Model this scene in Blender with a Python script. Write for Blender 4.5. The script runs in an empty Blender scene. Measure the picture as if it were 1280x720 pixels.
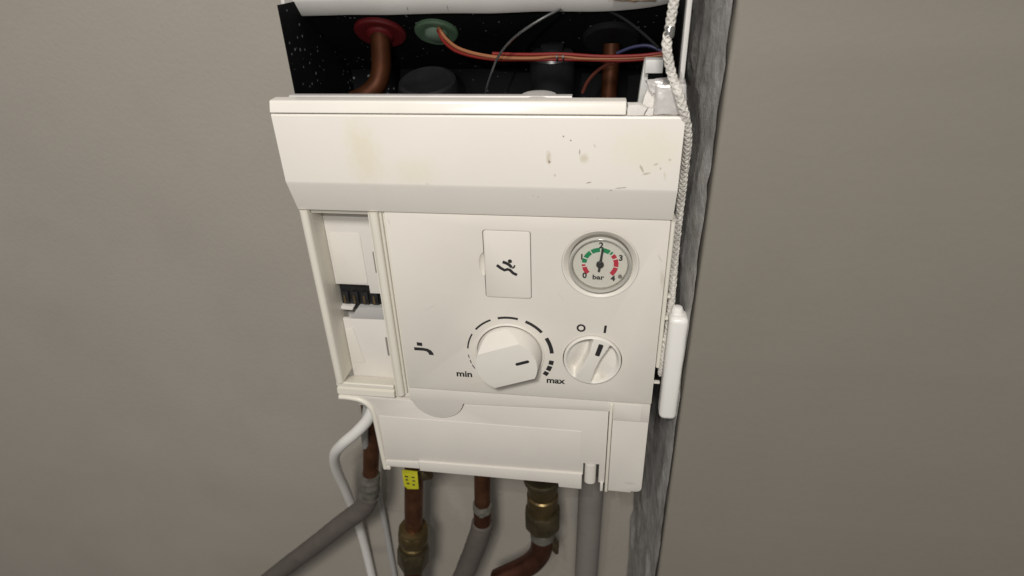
import bpy, bmesh, math, random
from mathutils import Vector, Matrix, noise
random.seed(4)
sc = bpy.context.scene
COL = sc.collection
MM = 0.001

# ------------------------------------------------------------------ camera
cam_d = bpy.data.cameras.new('camera'); cam = bpy.data.objects.new('camera', cam_d); COL.objects.link(cam)
PITCH, YAW, ROLL, FPX = 0.5190268, -0.1599246, -0.0340099, 769.2
fw = Vector((math.sin(YAW)*math.cos(PITCH), math.cos(YAW)*math.cos(PITCH), -math.sin(PITCH)))
rt = Vector((math.cos(YAW), -math.sin(YAW), 0)); up = rt.cross(fw)
cr, sr = math.cos(ROLL), math.sin(ROLL)
rt, up = cr*rt + sr*up, -sr*rt + cr*up
CAM = Vector((0.0608396, -0.3771778, 0.2182556))
M = Matrix((rt, up, -fw)).transposed().to_4x4(); M.translation = CAM
cam.matrix_world = M
cam_d.sensor_width = 36; cam_d.sensor_fit = 'HORIZONTAL'; cam_d.lens = 36*FPX/1280
cam_d.clip_start = 0.01; cam_d.clip_end = 50
cam_d.dof.use_dof = True; cam_d.dof.focus_distance = 0.44; cam_d.dof.aperture_fstop = 8.0
sc.camera = cam

# ------------------------------------------------------------------ light
world = bpy.data.worlds.new('World'); sc.world = world; world.use_nodes = True
bg = world.node_tree.nodes['Background']
bg.inputs[0].default_value = (1.0, 0.965, 0.92, 1); bg.inputs[1].default_value = 0.25
def lamp(name, kind, loc, energy, color, **kw):
    d = bpy.data.lights.new(name, kind); d.energy = energy; d.color = color
    for k, v in kw.items(): setattr(d, k, v)
    o = bpy.data.objects.new(name, d); COL.objects.link(o); o.location = loc
    return o
# the phone's own flash beside the lens
lamp('phone_flash', 'POINT', CAM + rt*(-0.068) + up*0.050 - fw*0.004, 2.36, (1.0, 0.968, 0.93), shadow_soft_size=0.004)
# soft fill added behind the photographer to even out the flash, no real lamp
r_ = lamp('added_fill', 'AREA', (0.05, -1.9, 1.75), 40.5, (1.0, 0.958, 0.91), shape='DISK', size=0.5)
r_.rotation_euler = (Vector((0, 0, -0.05)) - Vector((0.05, -1.9, 1.75))).to_track_quat('-Z', 'Y').to_euler()

sc.view_settings.view_transform = 'Standard'; sc.view_settings.look = 'None'
sc.view_settings.exposure = 0.0; sc.view_settings.gamma = 1.0
sc.view_settings.use_curve_mapping = False

# ------------------------------------------------------------------ materials
MATS = {}
def mat(name, col, rough=0.5, metal=0.0, var=0.06, vscale=30, bump=0.0, bscale=400, spec=0.5, stains=(), grime=0.0, coat=0.0, specks=None):
    m = bpy.data.materials.new(name); m.use_nodes = True
    nt = m.node_tree; N = nt.nodes; L = nt.links; b = N['Principled BSDF']
    b.inputs['Roughness'].default_value = rough; b.inputs['Metallic'].default_value = metal
    b.inputs['Specular IOR Level'].default_value = spec; b.inputs['Coat Weight'].default_value = coat
    geo = N.new('ShaderNodeNewGeometry')
    def noise_tex(scale, detail=5, rough_=0.55):
        t = N.new('ShaderNodeTexNoise'); t.inputs['Scale'].default_value = scale
        t.inputs['Detail'].default_value = detail; t.inputs['Roughness'].default_value = rough_
        L.new(geo.outputs['Position'], t.inputs['Vector']); return t
    def ramp(sock, a, b_):
        r = N.new('ShaderNodeMapRange'); r.inputs['From Min'].default_value = a; r.inputs['From Max'].default_value = b_
        L.new(sock, r.inputs['Value']); return r.outputs['Result']
    def mix(fac, a, b_):
        x = N.new('ShaderNodeMix'); x.data_type = 'RGBA'
        if hasattr(fac, 'node'): L.new(fac, x.inputs['Factor'])
        else: x.inputs['Factor'].default_value = fac
        for s, v in ((x.inputs['A'], a), (x.inputs['B'], b_)):
            if hasattr(v, 'node'): L.new(v, s)
            else: s.default_value = (*v, 1)
        return x.outputs['Result']
    n1 = noise_tex(vscale)
    c = mix(ramp(n1.outputs['Fac'], 0.3, 0.7), tuple(x*(1-var) for x in col), tuple(min(1, x*(1+var)) for x in col))
    if grime:
        g = noise_tex(vscale*2.3, 8, 0.7)
        gm = N.new('ShaderNodeMath'); gm.operation = 'MULTIPLY'; gm.inputs[1].default_value = grime
        L.new(ramp(g.outputs['Fac'], 0.52, 0.75), gm.inputs[0])
        c = mix(gm.outputs[0], c, tuple(x*0.45*y for x, y in zip(col, (1, .9, .75))))
    for (sx, sz, rx, rz, ang, scol, st) in stains:           # a worn or dirty mark with a ragged edge, centre in mm
        sub = N.new('ShaderNodeVectorMath'); sub.operation = 'SUBTRACT'; sub.inputs[1].default_value = (sx*MM, 0, sz*MM)
        L.new(geo.outputs['Position'], sub.inputs[0])
        flat = N.new('ShaderNodeVectorMath'); flat.operation = 'MULTIPLY'; flat.inputs[1].default_value = (1, 0, 1)
        L.new(sub.outputs[0], flat.inputs[0])
        rot = N.new('ShaderNodeVectorRotate'); rot.rotation_type = 'Y_AXIS'; rot.inputs['Angle'].default_value = math.radians(ang)
        L.new(flat.outputs[0], rot.inputs['Vector'])
        scl = N.new('ShaderNodeVectorMath'); scl.operation = 'MULTIPLY'; scl.inputs[1].default_value = (1/(rx*MM), 0, 1/(rz*MM))
        L.new(rot.outputs[0], scl.inputs[0])
        ln = N.new('ShaderNodeVectorMath'); ln.operation = 'LENGTH'; L.new(scl.outputs[0], ln.inputs[0])
        nz = noise_tex(900/max(rx, rz)**0.5, 6, 0.7)
        ad = N.new('ShaderNodeMath'); ad.operation = 'MULTIPLY_ADD'; ad.inputs[1].default_value = 1.6
        L.new(nz.outputs['Fac'], ad.inputs[0]); L.new(ln.outputs['Value'], ad.inputs[2])
        f = ramp(ad.outputs[0], 1.85, 1.1)
        fm = N.new('ShaderNodeMath'); fm.operation = 'MULTIPLY'; fm.inputs[1].default_value = st; L.new(f, fm.inputs[0])
        c = mix(fm.outputs[0], c, scol)
    if specks:
        v = N.new('ShaderNodeTexVoronoi'); v.inputs['Scale'].default_value = specks[0]; L.new(geo.outputs['Position'], v.inputs['Vector'])
        big = noise_tex(28, 3)
        th = N.new('ShaderNodeMath'); th.operation = 'MULTIPLY'; th.inputs[1].default_value = specks[1]
        L.new(ramp(big.outputs['Fac'], 0.38, 0.66), th.inputs[0])
        lt = N.new('ShaderNodeMath'); lt.operation = 'LESS_THAN'; L.new(v.outputs['Distance'], lt.inputs[0]); L.new(th.outputs[0], lt.inputs[1])
        c = mix(lt.outputs[0], c, specks[2])
    L.new(c, b.inputs['Base Color'])
    rr = N.new('ShaderNodeMapRange'); rr.inputs['To Min'].default_value = max(0.02, rough-0.06); rr.inputs['To Max'].default_value = min(1, rough+0.08)
    L.new(n1.outputs['Fac'], rr.inputs['Value']); L.new(rr.outputs['Result'], b.inputs['Roughness'])
    if bump:
        n2 = noise_tex(bscale, 4); bp = N.new('ShaderNodeBump'); bp.inputs['Strength'].default_value = bump
        bp.inputs['Distance'].default_value = 0.0006
        L.new(n2.outputs['Fac'], bp.inputs['Height']); L.new(bp.outputs['Normal'], b.inputs['Normal'])
    MATS[name] = m
    return m
BROWN = (0.16, 0.11, 0.06)
mat('plastic', (0.70, 0.665, 0.60), 0.42, var=0.015, vscale=25, bump=0.05, bscale=2600,
    stains=[(-40, 20, 30, 24, 0, (.66, .62, .54), .3), (30, -20, 40, 14, 0, (.66, .63, .56), .3), (-30, -86, 26, 10, 0, (.64, .6, .52), .3), (88, -75, 14, 20, 0, (.64, .6, .53), .3), (-62, -20, 8, .5, 30, (.5, .46, .4), .35), (35, -5, .5, 5, 40, (.5, .46, .4), .3), (-85, 48, 0.6, 3, 10, (.4, .36, .3), .4), (104, 12, 2, 9, 8, (.5, .45, .38), .5), (101, 28, .7, 4, 30, (.4, .36, .3), .4)])
mat('plastic_flap', (0.68, 0.645, 0.59), 0.42, var=0.02, vscale=22, bump=0.05, bscale=2400,
    stains=[(95, -185, 6, 2, 0, (.42, .38, .33), .35)])
mat('plastic_cream', (0.72, 0.685, 0.60), 0.38, var=0.02, vscale=40)
mat('plastic_knob', (0.72, 0.69, 0.63), 0.40, var=0.015, vscale=60, bump=0.03, bscale=2000,
    stains=[(67, -75, 2.5, 1.6, 30, (.5, .43, .35), .35)])
mat('lip_white', (0.80, 0.765, 0.70), 0.2, var=0.02, vscale=20, bump=0.03, bscale=900)
mat('band_white', (0.82, 0.78, 0.715), 0.30, var=0.02, vscale=14, bump=0.04, bscale=900, stains=[
    (27, 99, 1.9, 5.5, 4, (.42, .33, 0.18), 0.52), (27.5, 96.5, 1.0, 1.0, 0, (.12, .09, 0.05), 0.72), (36, 112.5, .65, .65, 0, (.05, .04, 0.03), 0.80), (40.5, 110, .6, .6, 0, (.06, .05, 0.03), 0.80),
    (46, 103, .6, 2.2, 0, (.12, .1, 0.06), 0.60), (49, 99, 3.6, 3.4, 20, (.48, .4, 0.22), 0.40), (55, 107, .7, 1.5, 20, (.4, .35, 0.22), 0.48),
    (52, 83.5, 2.2, .55, 12, (.12, .1, 0.06), 0.64), (31, 88, .8, 1.4, 10, (.35, .3, 0.18), 0.48), (72, 80.5, 4.5, .5, 8, (.15, .12, 0.07), 0.64), (66, 78.6, .8, .6, 0, (.1, .08, 0.05), 0.64),
    (84, 93, .9, 3.4, 28, (.2, .16, 0.08), 0.60), (87, 90, 3.2, .8, 12, (.3, .25, 0.14), 0.52), (92, 96, 1.8, .7, 20, (.25, .2, 0.10), 0.56), (95, 93.5, .6, 1, 0, (.2, .16, 0.08), 0.56), (100, 99, 1.2, 1, 0, (.25, .2, 0.11), 0.48), (98, 89, .7, 3, 12, (.5, .44, 0.26), 0.40),
    (20, 72, .7, .5, 0, (.2, .16, 0.10), 0.56), (17, 73, .6, .5, 0, (.25, .2, 0.11), 0.48), (58, 72, .6, .4, 0, (.2, .17, 0.10), 0.48),
    (-92, 100, 14, 26, 8, (.72, .655, 0.42), 0.36), (-60, 88, 20, 12, 0, (.72, .66, 0.43), 0.24), (85, 105, 25, 15, 0, (.75, .68, 0.44), 0.24), (-52, 80.3, 1.2, .5, 0, (.3, .26, 0.16), 0.40)])
mat('rail_metal', (0.60, 0.58, 0.56), 0.5, metal=0.2, var=0.05, vscale=60)
mat('ink', (0.022, 0.021, 0.022), 0.5, var=0.1)
mat('gap_dark', (0.05, 0.046, 0.04), 0.7)
mat('inner_black', (0.006, 0.0065, 0.007), 0.7, spec=0.08, var=0.3, vscale=30, bump=0.25, bscale=300, specks=(190, 0.23, (.17, .19, .19)))
mat('rubber_black', (0.014, 0.014, 0.015), 0.32, var=0.2, vscale=60, bump=0.1)
mat('copper_shaded', (0.055, 0.018, 0.007), 0.5, metal=0.5, spec=0.2, var=0.3, vscale=50, grime=0.5)  # copper colour darkened to stand for the shade inside the compartment
mat('seal_red', (0.12, 0.006, 0.008), 0.55, var=0.12, vscale=60)
mat('seal_green', (0.085, 0.15, 0.09), 0.55, var=0.12, vscale=60)
mat('seal_green_pale', (0.16, 0.23, 0.17), 0.5, var=0.1, vscale=60)
mat('copper_dull', (0.175, 0.078, 0.042), 0.46, metal=0.9, var=0.35, vscale=55, grime=1.0, bump=0.4, bscale=300, specks=(300, 0.22, (.10, .11, .08)))
mat('copper_dark', (0.14, 0.058, 0.036), 0.42, metal=0.9, var=0.3, vscale=50, grime=0.5)
mat('brass_aged', (0.15, 0.108, 0.048), 0.36, metal=0.8, var=0.3, vscale=60, grime=0.6, bump=0.2, bscale=500)
mat('brass_dark', (0.10, 0.08, 0.045), 0.38, metal=0.7, var=0.3, vscale=60, grime=0.6, bump=0.2, bscale=500)
mat('solder_paste', (0.135, 0.128, 0.108), 0.6, metal=0.15, var=0.35, vscale=90, bump=0.6, bscale=260, grime=0.4)
mat('pipe_grey', (0.105, 0.09, 0.08), 0.62, var=0.1, vscale=35, bump=0.25, bscale=350, grime=0.3)
mat('waste_grey', (0.20, 0.183, 0.165), 0.55, var=0.05, vscale=25, grime=0.15)
mat('wire_red', (0.17, 0.014, 0.01), 0.55, spec=0.25)
mat('wire_orange', (0.27, 0.11, 0.05), 0.55, spec=0.25)
mat('wire_brown', (0.11, 0.03, 0.02), 0.55, spec=0.25)
mat('wire_blue', (0.02, 0.022, 0.06), 0.55, spec=0.25)
mat('wire_matt', (0.012, 0.012, 0.013), 0.85, spec=0.1)
mat('wire_black', (0.02, 0.02, 0.021), 0.2, spec=1.0, coat=1.0)
mat('casing_white', (0.56, 0.545, 0.52), 0.45, var=0.05, vscale=30, bump=0.1, bscale=500, stains=[
    (72, 182.5, 14, 1.6, 3, (.16, .1, .055), .9), (60, 184, 8, 1, 0, (.3, .22, .14), .7), (-71, 179, .4, 2, 0, (.1, .1, .1), .8), (-44, 179, .4, 2.5, 0, (.1, .1, .1), .8)])
mat('crust', (0.30, 0.22, 0.15), 0.85, var=0.5, vscale=160, bump=1.0, bscale=700)
mat('clip_white', (0.55, 0.55, 0.53), 0.45, var=0.05)
mat('foil', (0.66, 0.64, 0.62), 0.34, metal=0.35, var=0.1, vscale=90, bump=0.5, bscale=220)
mat('foam_white', (0.72, 0.69, 0.65), 0.8, var=0.06, vscale=120, bump=0.4, bscale=900, grime=0.3)
mat('cord_white', (0.62, 0.595, 0.55), 0.7, var=0.2, vscale=120, grime=0.6)
mat('chrome', (0.55, 0.54, 0.52), 0.18, metal=1.0)
mat('box_white', (0.80, 0.785, 0.75), 0.30, var=0.012)
mat('card_cream', (0.69, 0.66, 0.60), 0.55, var=0.02)
mat('cover_white', (0.69, 0.66, 0.615), 0.46, var=0.02)
mat('ledge_grey', (0.42, 0.415, 0.40), 0.5, var=0.03)
mat('pcb_black', (0.012, 0.012, 0.012), 0.4, var=0.3)
mat('slot_grey', (0.24, 0.22, 0.20), 0.6)
mat('terminal_red', (0.45, 0.05, 0.04), 0.5)
mat('terminal_brass', (0.18, 0.12, 0.055), 0.4, metal=0.6, var=.3, vscale=200)
mat('dial_face', (0.84, 0.82, 0.76), 0.5, var=0.01)
mat('dial_green', (0.008, 0.29, 0.11), 0.5)
mat('dial_red', (0.60, 0.03, 0.065), 0.5)
mat('bezel_ring', (0.46, 0.445, 0.40), 0.1, var=0.04, coat=0.6)
mat('bezel_inner', (0.36, 0.345, 0.30), 0.25, var=0.04, coat=0.4)
mat('needle_black', (0.035, 0.035, 0.034), 0.45)
mat('tag_yellow', (0.52, 0.50, 0.02), 0.5, var=0.12, vscale=120)
mat('wall_back_paint', (0.355, 0.327, 0.285), 0.8, var=0.03, vscale=6, bump=0.6, bscale=240, grime=0.07, stains=[(-180, -409, 16, .7, -10, (.2, .18, .16), .8), (-163, -402, 3, 4, 20, (.3, .28, .25), .6), (-44, -361, 6, 3, 10, (0.264, 0.248, 0.224), .6), (25, -400, 10, 26, 0, (0.240, 0.232, 0.216), .6), (45, -380, 8, 40, 0, (0.264, 0.256, 0.240), .5), (86, -300, 1.5, 1.5, 0, (.25, .22, .2), .8), (86, -312, 1.5, 1.5, 0, (.25, .22, .2), .8), (-215, -490, 30, 12, 20, (0.256, 0.240, 0.216), .5), (-100, -380, 14, 40, 10, (.44, .41, .37), .5)])
mat('plaster_grey', (0.44, 0.43, 0.415), 0.9, var=0.3, vscale=75, bump=1.0, bscale=260, grime=0.75, specks=(420, 0.2, (.68, .66, .63)))
mat('wall_taupe', (0.218, 0.198, 0.166), 0.7, var=0.03, vscale=4.0, bump=0.3, bscale=170, grime=0.06,
    stains=[(-470, 60, 30, 14, 0, (.18, .16, .13), .3), (420, -190, 30, 10, 10, (.18, .16, .13), .3)])
mat('floor_dark', (0.10, 0.095, 0.085), 0.8, var=0.2, vscale=30)
# clear plastic of the gauge lens
def lens_mat():
    m = bpy.data.materials.new('clear_lens'); m.use_nodes = True; nt = m.node_tree; N = nt.nodes; L = nt.links
    for n in list(N): N.remove(n)
    o = N.new('ShaderNodeOutputMaterial'); t = N.new('ShaderNodeBsdfTransparent'); t.inputs[0].default_value = (.985, .985, .97, 1)
    g = N.new('ShaderNodeBsdfGlossy'); g.inputs['Roughness'].default_value = 0.06
    f = N.new('ShaderNodeFresnel'); f.inputs['IOR'].default_value = 1.45
    x = N.new('ShaderNodeMixShader'); L.new(f.outputs[0], x.inputs[0]); L.new(t.outputs[0], x.inputs[1]); L.new(g.outputs[0], x.inputs[2]); L.new(x.outputs[0], o.inputs[0])
    MATS['clear_lens'] = m
lens_mat()

# ------------------------------------------------------------------ helpers (all lengths in mm, world axes: x right, y into the wall, z up)
ORG = {}
def finish(me, smooth=True, angle=35):
    if smooth:
        for p in me.polygons: p.use_smooth = True
        me.set_sharp_from_angle(angle=math.radians(angle))
def obj(name, bm, m, parent=None, smooth=True, angle=35, own=False):
    """link a bmesh built in world mm as ONE object; a child keeps its thing's origin"""
    if parent is not None: org = ORG[parent.name]
    elif own:
        xs = [v.co for v in bm.verts]
        org = Vector(((min(v.x for v in xs)+max(v.x for v in xs))/2, (min(v.y for v in xs)+max(v.y for v in xs))/2, min(v.z for v in xs)))
    else: org = Vector((0, 0, 0))
    for v in bm.verts: v.co = (v.co - org)*MM
    bmesh.ops.recalc_face_normals(bm, faces=bm.faces)
    me = bpy.data.meshes.new(name); bm.to_mesh(me); bm.free()
    finish(me, smooth, angle); me.materials.append(MATS[m])
    o = bpy.data.objects.new(name, me); COL.objects.link(o)
    if parent is not None: o.parent = parent
    else: o.location = org*MM
    ORG[o.name] = org
    return o
def thing(name, label, cat, loc, group=None):
    o = bpy.data.objects.new(name, None); COL.objects.link(o); o.location = Vector(loc)*MM; o.empty_display_size = 0.01
    ORG[o.name] = Vector(loc); o['label'] = label; o['category'] = cat
    if group: o['group'] = group
    return o
def tag(o, label, cat, group=None):
    o['label'] = label; o['category'] = cat
    if group: o['group'] = group
    return o
def struct(o): o['kind'] = 'structure'; return o
def new(): return bmesh.new()
def bev(bm, edges, w, seg=2):
    bmesh.ops.bevel(bm, geom=list(edges), offset=w, segments=seg, profile=0.5, affect='EDGES', clamp_overlap=True)
def sharp(bm, deg=30): return [e for e in bm.edges if len(e.link_faces) == 2 and e.calc_face_angle(0) > math.radians(deg)]
def box(x0, x1, y0, y1, z0, z1, b=0, seg=2, bm=None):
    t = new(); bmesh.ops.create_cube(t, size=1)
    for v in t.verts: v.co = Vector(((x0+x1)/2+v.co.x*(x1-x0), (y0+y1)/2+v.co.y*(y1-y0), (z0+z1)/2+v.co.z*(z1-z0)))
    if b: bev(t, t.edges, b, seg)
    return join(bm, t)
def join(bm, t):
    if bm is None: return t
    me = bpy.data.meshes.new('tmp'); t.to_mesh(me); t.free(); bm.from_mesh(me); bpy.data.meshes.remove(me); return bm
def prism(poly, y0, y1, b=0, seg=2, bm=None):
    """polygon in x-z, extruded from y0 (front) to y1 (back)"""
    t = new(); f = [t.verts.new((x, y0, z)) for x, z in poly]; k = [t.verts.new((x, y1, z)) for x, z in poly]
    t.faces.new(f); t.faces.new(k[::-1]); n = len(poly)
    for i in range(n): t.faces.new((f[i], k[i], k[(i+1) % n], f[(i+1) % n]))
    bmesh.ops.recalc_face_normals(t, faces=t.faces)
    if b: bev(t, [e for e in t.edges if all(abs(v.co.y-y0) < 1e-6 for v in e.verts)], b, seg)
    return join(bm, t)
def profile_x(poly, x0, x1, bm=None):
    t = new(); a = [t.verts.new((x0, y, z)) for y, z in poly]; c = [t.verts.new((x1, y, z)) for y, z in poly]; n = len(poly)
    t.faces.new(a); t.faces.new(c[::-1])
    for i in range(n): t.faces.new((a[i], c[i], c[(i+1) % n], a[(i+1) % n]))
    return join(bm, t)
def profile_z(poly, z0, z1, bm=None):
    t = new(); a = [t.verts.new((x, y, z0)) for x, y in poly]; c = [t.verts.new((x, y, z1)) for x, y in poly]; n = len(poly)
    t.faces.new(a); t.faces.new(c[::-1])
    for i in range(n): t.faces.new((a[i], c[i], c[(i+1) % n], a[(i+1) % n]))
    return join(bm, t)
def rrect(x0, x1, z0, z1, r, n=5):
    out = []
    for cx, cz, a in ((x1-r, z1-r, 0), (x0+r, z1-r, 90), (x0+r, z0+r, 180), (x1-r, z0+r, 270)):
        for i in range(n+1):
            t = math.radians(a+90*i/n); out.append((cx+r*math.cos(t), cz+r*math.sin(t)))
    return out
def arcband(cx, cz, r0, r1, a0, a1, n=None):
    n = n or max(2, int(abs(a1-a0)/4)); out = []
    for i in range(n+1):
        t = math.radians(a0+(a1-a0)*i/n); out.append((cx+r1*math.cos(t), cz+r1*math.sin(t)))
    for i in range(n, -1, -1):
        t = math.radians(a0+(a1-a0)*i/n); out.append((cx+r0*math.cos(t), cz+r0*math.sin(t)))
    return out
def thick(pts, w):
    """an outline of constant width along a polyline in x-z"""
    L_, R_ = [], []
    for i, p in enumerate(pts):
        a = pts[max(0, i-1)]; b = pts[min(len(pts)-1, i+1)]
        d = Vector((b[0]-a[0], b[1]-a[1])).normalized(); nrm = Vector((-d.y, d.x))*w/2
        L_.append((p[0]+nrm.x, p[1]+nrm.y)); R_.append((p[0]-nrm.x, p[1]-nrm.y))
    return L_ + R_[::-1]
def spline(pts, n=8):
    P = [Vector(p) for p in pts]; P = [2*P[0]-P[1]] + P + [2*P[-1]-P[-2]]; out = []
    for i in range(1, len(P)-2):
        a, b, c, d = P[i-1:i+3]
        for k in range(n):
            t = k/n
            out.append(0.5*((2*b)+(c-a)*t+(2*a-5*b+4*c-d)*t*t+(3*b-a-3*c+d)*t**3))
    out.append(P[-2]); return out
def tube(pts, r, n=12, bm=None, caps=True, wob=0.0):
    """r: number or list per point"""
    t = new(); pts = [Vector(p) for p in pts]; rs = r if isinstance(r, (list, tuple)) else [r]*len(pts)
    tan = [(pts[min(i+1, len(pts)-1)]-pts[max(i-1, 0)]).normalized() for i in range(len(pts))]
    u = tan[0].orthogonal().normalized(); rings = []
    for i, p in enumerate(pts):
        u = (u - tan[i]*u.dot(tan[i])).normalized(); w = tan[i].cross(u); ring = []
        for k in range(n):
            a = 2*math.pi*k/n; dirn = u*math.cos(a)+w*math.sin(a); q = p+dirn*rs[i]
            if wob: q += dirn*wob*noise.noise(q*0.16)
            ring.append(t.verts.new(q))
        rings.append(ring)
    for a, b in zip(rings, rings[1:]):
        for k in range(n): t.faces.new((a[k], a[(k+1) % n], b[(k+1) % n], b[k]))
    if caps: t.faces.new(rings[0][::-1]); t.faces.new(rings[-1])
    return join(bm, t)
def lathe(prof, c, axis=(0, -1, 0), n=48, bm=None, cap=True, six=None):
    """prof: (radius, height along axis); six: heights' radii become hexagons when six is True"""
    t = new(); ax = Vector(axis).normalized(); c = Vector(c)
    u = Vector((0, 0, 1)) if abs(ax.z) < 0.9 else Vector((1, 0, 0)); u = (u-ax*u.dot(ax)).normalized(); w = ax.cross(u); rings = []
    for r, h in prof: rings.append([t.verts.new(c+ax*h+(u*math.cos(2*math.pi*k/n)+w*math.sin(2*math.pi*k/n))*r) for k in range(n)])
    for a, b in zip(rings, rings[1:]):
        for k in range(n): t.faces.new((a[k], a[(k+1) % n], b[(k+1) % n], b[k]))
    if cap: t.faces.new(rings[0][::-1]); t.faces.new(rings[-1])
    return join(bm, t)
def hexnut(c, r, h0, h1, axis, bm=None, turn=0.2, n=6, b=1.2):
    t = new(); ax = Vector(axis).normalized(); c = Vector(c); u = ax.orthogonal().normalized(); w = ax.cross(u)
    u, w = u*math.cos(turn)+w*math.sin(turn), w*math.cos(turn)-u*math.sin(turn)
    A = [t.verts.new(c+ax*h0+(u*math.cos(2*math.pi*k/n)+w*math.sin(2*math.pi*k/n))*r) for k in range(n)]
    B = [t.verts.new(c+ax*h1+(u*math.cos(2*math.pi*k/n)+w*math.sin(2*math.pi*k/n))*r) for k in range(n)]
    t.faces.new(A[::-1]); t.faces.new(B)
    for k in range(n): t.faces.new((A[k], A[(k+1) % n], B[(k+1) % n], B[k]))
    bev(t, t.edges, b, 2)
    return join(bm, t)
def roughen(bm, amp, freq, seed=0):
    bm.normal_update()
    for v in bm.verts: v.co += Vector(noise.noise_vector(v.co*freq+Vector((seed, 7, 3))))*amp
    return bm
def subdiv(bm, cuts): bmesh.ops.subdivide_edges(bm, edges=bm.edges[:], cuts=cuts, use_grid_fill=True); return bm
def cut(bm, cutters):
    """boolean difference"""
    def mk(b, nm):
        me = bpy.data.meshes.new(nm); bmesh.ops.recalc_face_normals(b, faces=b.faces); b.to_mesh(me); b.free()
        o = bpy.data.objects.new(nm, me); COL.objects.link(o); return o
    a = mk(bm, 'tmp_body'); cs = [mk(c, 'tmp_cut') for c in cutters]
    for c in cs:
        md = a.modifiers.new('cut', 'BOOLEAN'); md.operation = 'DIFFERENCE'; md.object = c; md.solver = 'EXACT'
    dg = bpy.context.evaluated_depsgraph_get(); dg.update()
    me = bpy.data.meshes.new_from_object(a.evaluated_get(dg)); out = new(); out.from_mesh(me)
    for o in [a]+cs:
        d = o.data; bpy.data.objects.remove(o); bpy.data.meshes.remove(d)
    bpy.data.meshes.remove(me)
    return out
def text(s, cx, cz, size, y, bold=0.0, sx=1.0, rot=0.0):
    cu = bpy.data.curves.new('txt', 'FONT'); cu.body = s; cu.size = 1; cu.align_x = 'CENTER'; cu.align_y = 'CENTER'; cu.offset = bold; cu.resolution_u = 4
    o = bpy.data.objects.new('txt', cu); COL.objects.link(o)
    dg = bpy.context.evaluated_depsgraph_get(); dg.update()
    me = bpy.data.meshes.new_from_object(o.evaluated_get(dg)); t = new(); t.from_mesh(me)
    bpy.data.objects.remove(o); bpy.data.curves.remove(cu); bpy.data.meshes.remove(me)
    xs = [v.co.x for v in t.verts]; ys = [v.co.y for v in t.verts]; mx, my = (min(xs)+max(xs))/2, (min(ys)+max(ys))/2
    ca, sa = math.cos(rot), math.sin(rot)
    for v in t.verts:
        x, z = (v.co.x-mx)*size*sx, (v.co.y-my)*size
        v.co = Vector((cx+x*ca-z*sa, y, cz+x*sa+z*ca))
    r = bmesh.ops.extrude_face_region(t, geom=t.faces[:])
    for e in r['geom']:
        if isinstance(e, bmesh.types.BMVert): e.co.y += 0.12
    return t

# ------------------------------------------------------------------ the setting: a rough alcove the boiler hangs in
LX, RX, WY, BY = -146.0, 126.0, -12.0, 130.0
bm = new()
nx, nz = 70, 60
g = [[bm.verts.new((-1400+i*(1540/nx), BY, -900+k*(1500/nz))) for i in range(nx+1)] for k in range(nz+1)]
for k in range(nz):
    for i in range(nx): bm.faces.new((g[k][i], g[k][i+1], g[k+1][i+1], g[k+1][i]))
for v in bm.verts: v.co.y += 1.2*noise.noise(v.co*0.02)
back_wall = struct(obj('back_wall', bm, 'wall_back_paint'))
def side_wall(name, poly, m='wall_taupe'):
    """plan polygon whose first corner is the exposed arris; that corner is rounded and a little uneven"""
    c, a, b = Vector(poly[0]), (Vector(poly[-1])-Vector(poly[0])).normalized(), (Vector(poly[1])-Vector(poly[0])).normalized()
    t = new(); rows = []; nz_ = 400
    for k in range(nz_+1):
        z = -900+1500*k/nz_; row = []
        R_ = 3.2+0.8*noise.noise(Vector((0, z*0.03, 2)))+1.6*max(0, noise.noise(Vector((3, z*0.06, 9)))-0.25)
        j_ = 0.35*noise.noise(Vector((1, z*0.05, 4)))
        for i in range(6):
            s_ = i/5; p = c+a*R_*(1-s_)**2+b*R_*s_**2+(a+b)*j_*(1 if 0 < i < 5 else 0)
            row.append(t.verts.new((p.x, p.y, z)))
        row += [t.verts.new((x, y, z)) for x, y in poly[1:]]
        rows.append(row)
    n = len(rows[0])
    for p, q in zip(rows, rows[1:]):
        for i in range(n): t.faces.new((p[i], p[(i+1) % n], q[(i+1) % n], q[i]))
    t.faces.new(rows[0]); t.faces.new(rows[-1][::-1])
    return struct(obj(name, t, m, angle=50))
side_wall('wall_right', [(RX, WY), (116.5, BY-2), (116.5, BY+60), (1400, BY+60), (1400, WY)])
# the grey unpainted plaster lining the right reveal
bm = new(); n1, n2 = 24, 150
g = [[None]*(n2+1) for _ in range(n1+1)]
for i in range(n1+1):
    for k in range(n2+1):
        s = i/n1; z = -895+k*(1300/n2); x = RX-0.8+(114.2-RX+0.8)*s; y = WY+2.5+(BY-3.5-WY)*s
        q = Vector((0, y, z))
        x -= 1.1+0.9*noise.noise(q*0.05)+0.7*noise.noise(q*0.17)+(2.2 if noise.noise(q*0.03+Vector((5, 1, 2))) > 0.32 else 0)*(0.3+0.7*min(1, s*3))
        g[i][k] = bm.verts.new((x, y, z))
for i in range(n1):
    for k in range(n2): bm.faces.new((g[i][k], g[i+1][k], g[i+1][k+1], g[i][k+1]))
struct(obj('plaster_reveal', bm, 'plaster_grey'))
struct(obj('floor', box(-1400, 1400, -1500, BY+10, -910, -880), 'floor_dark'))

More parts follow.
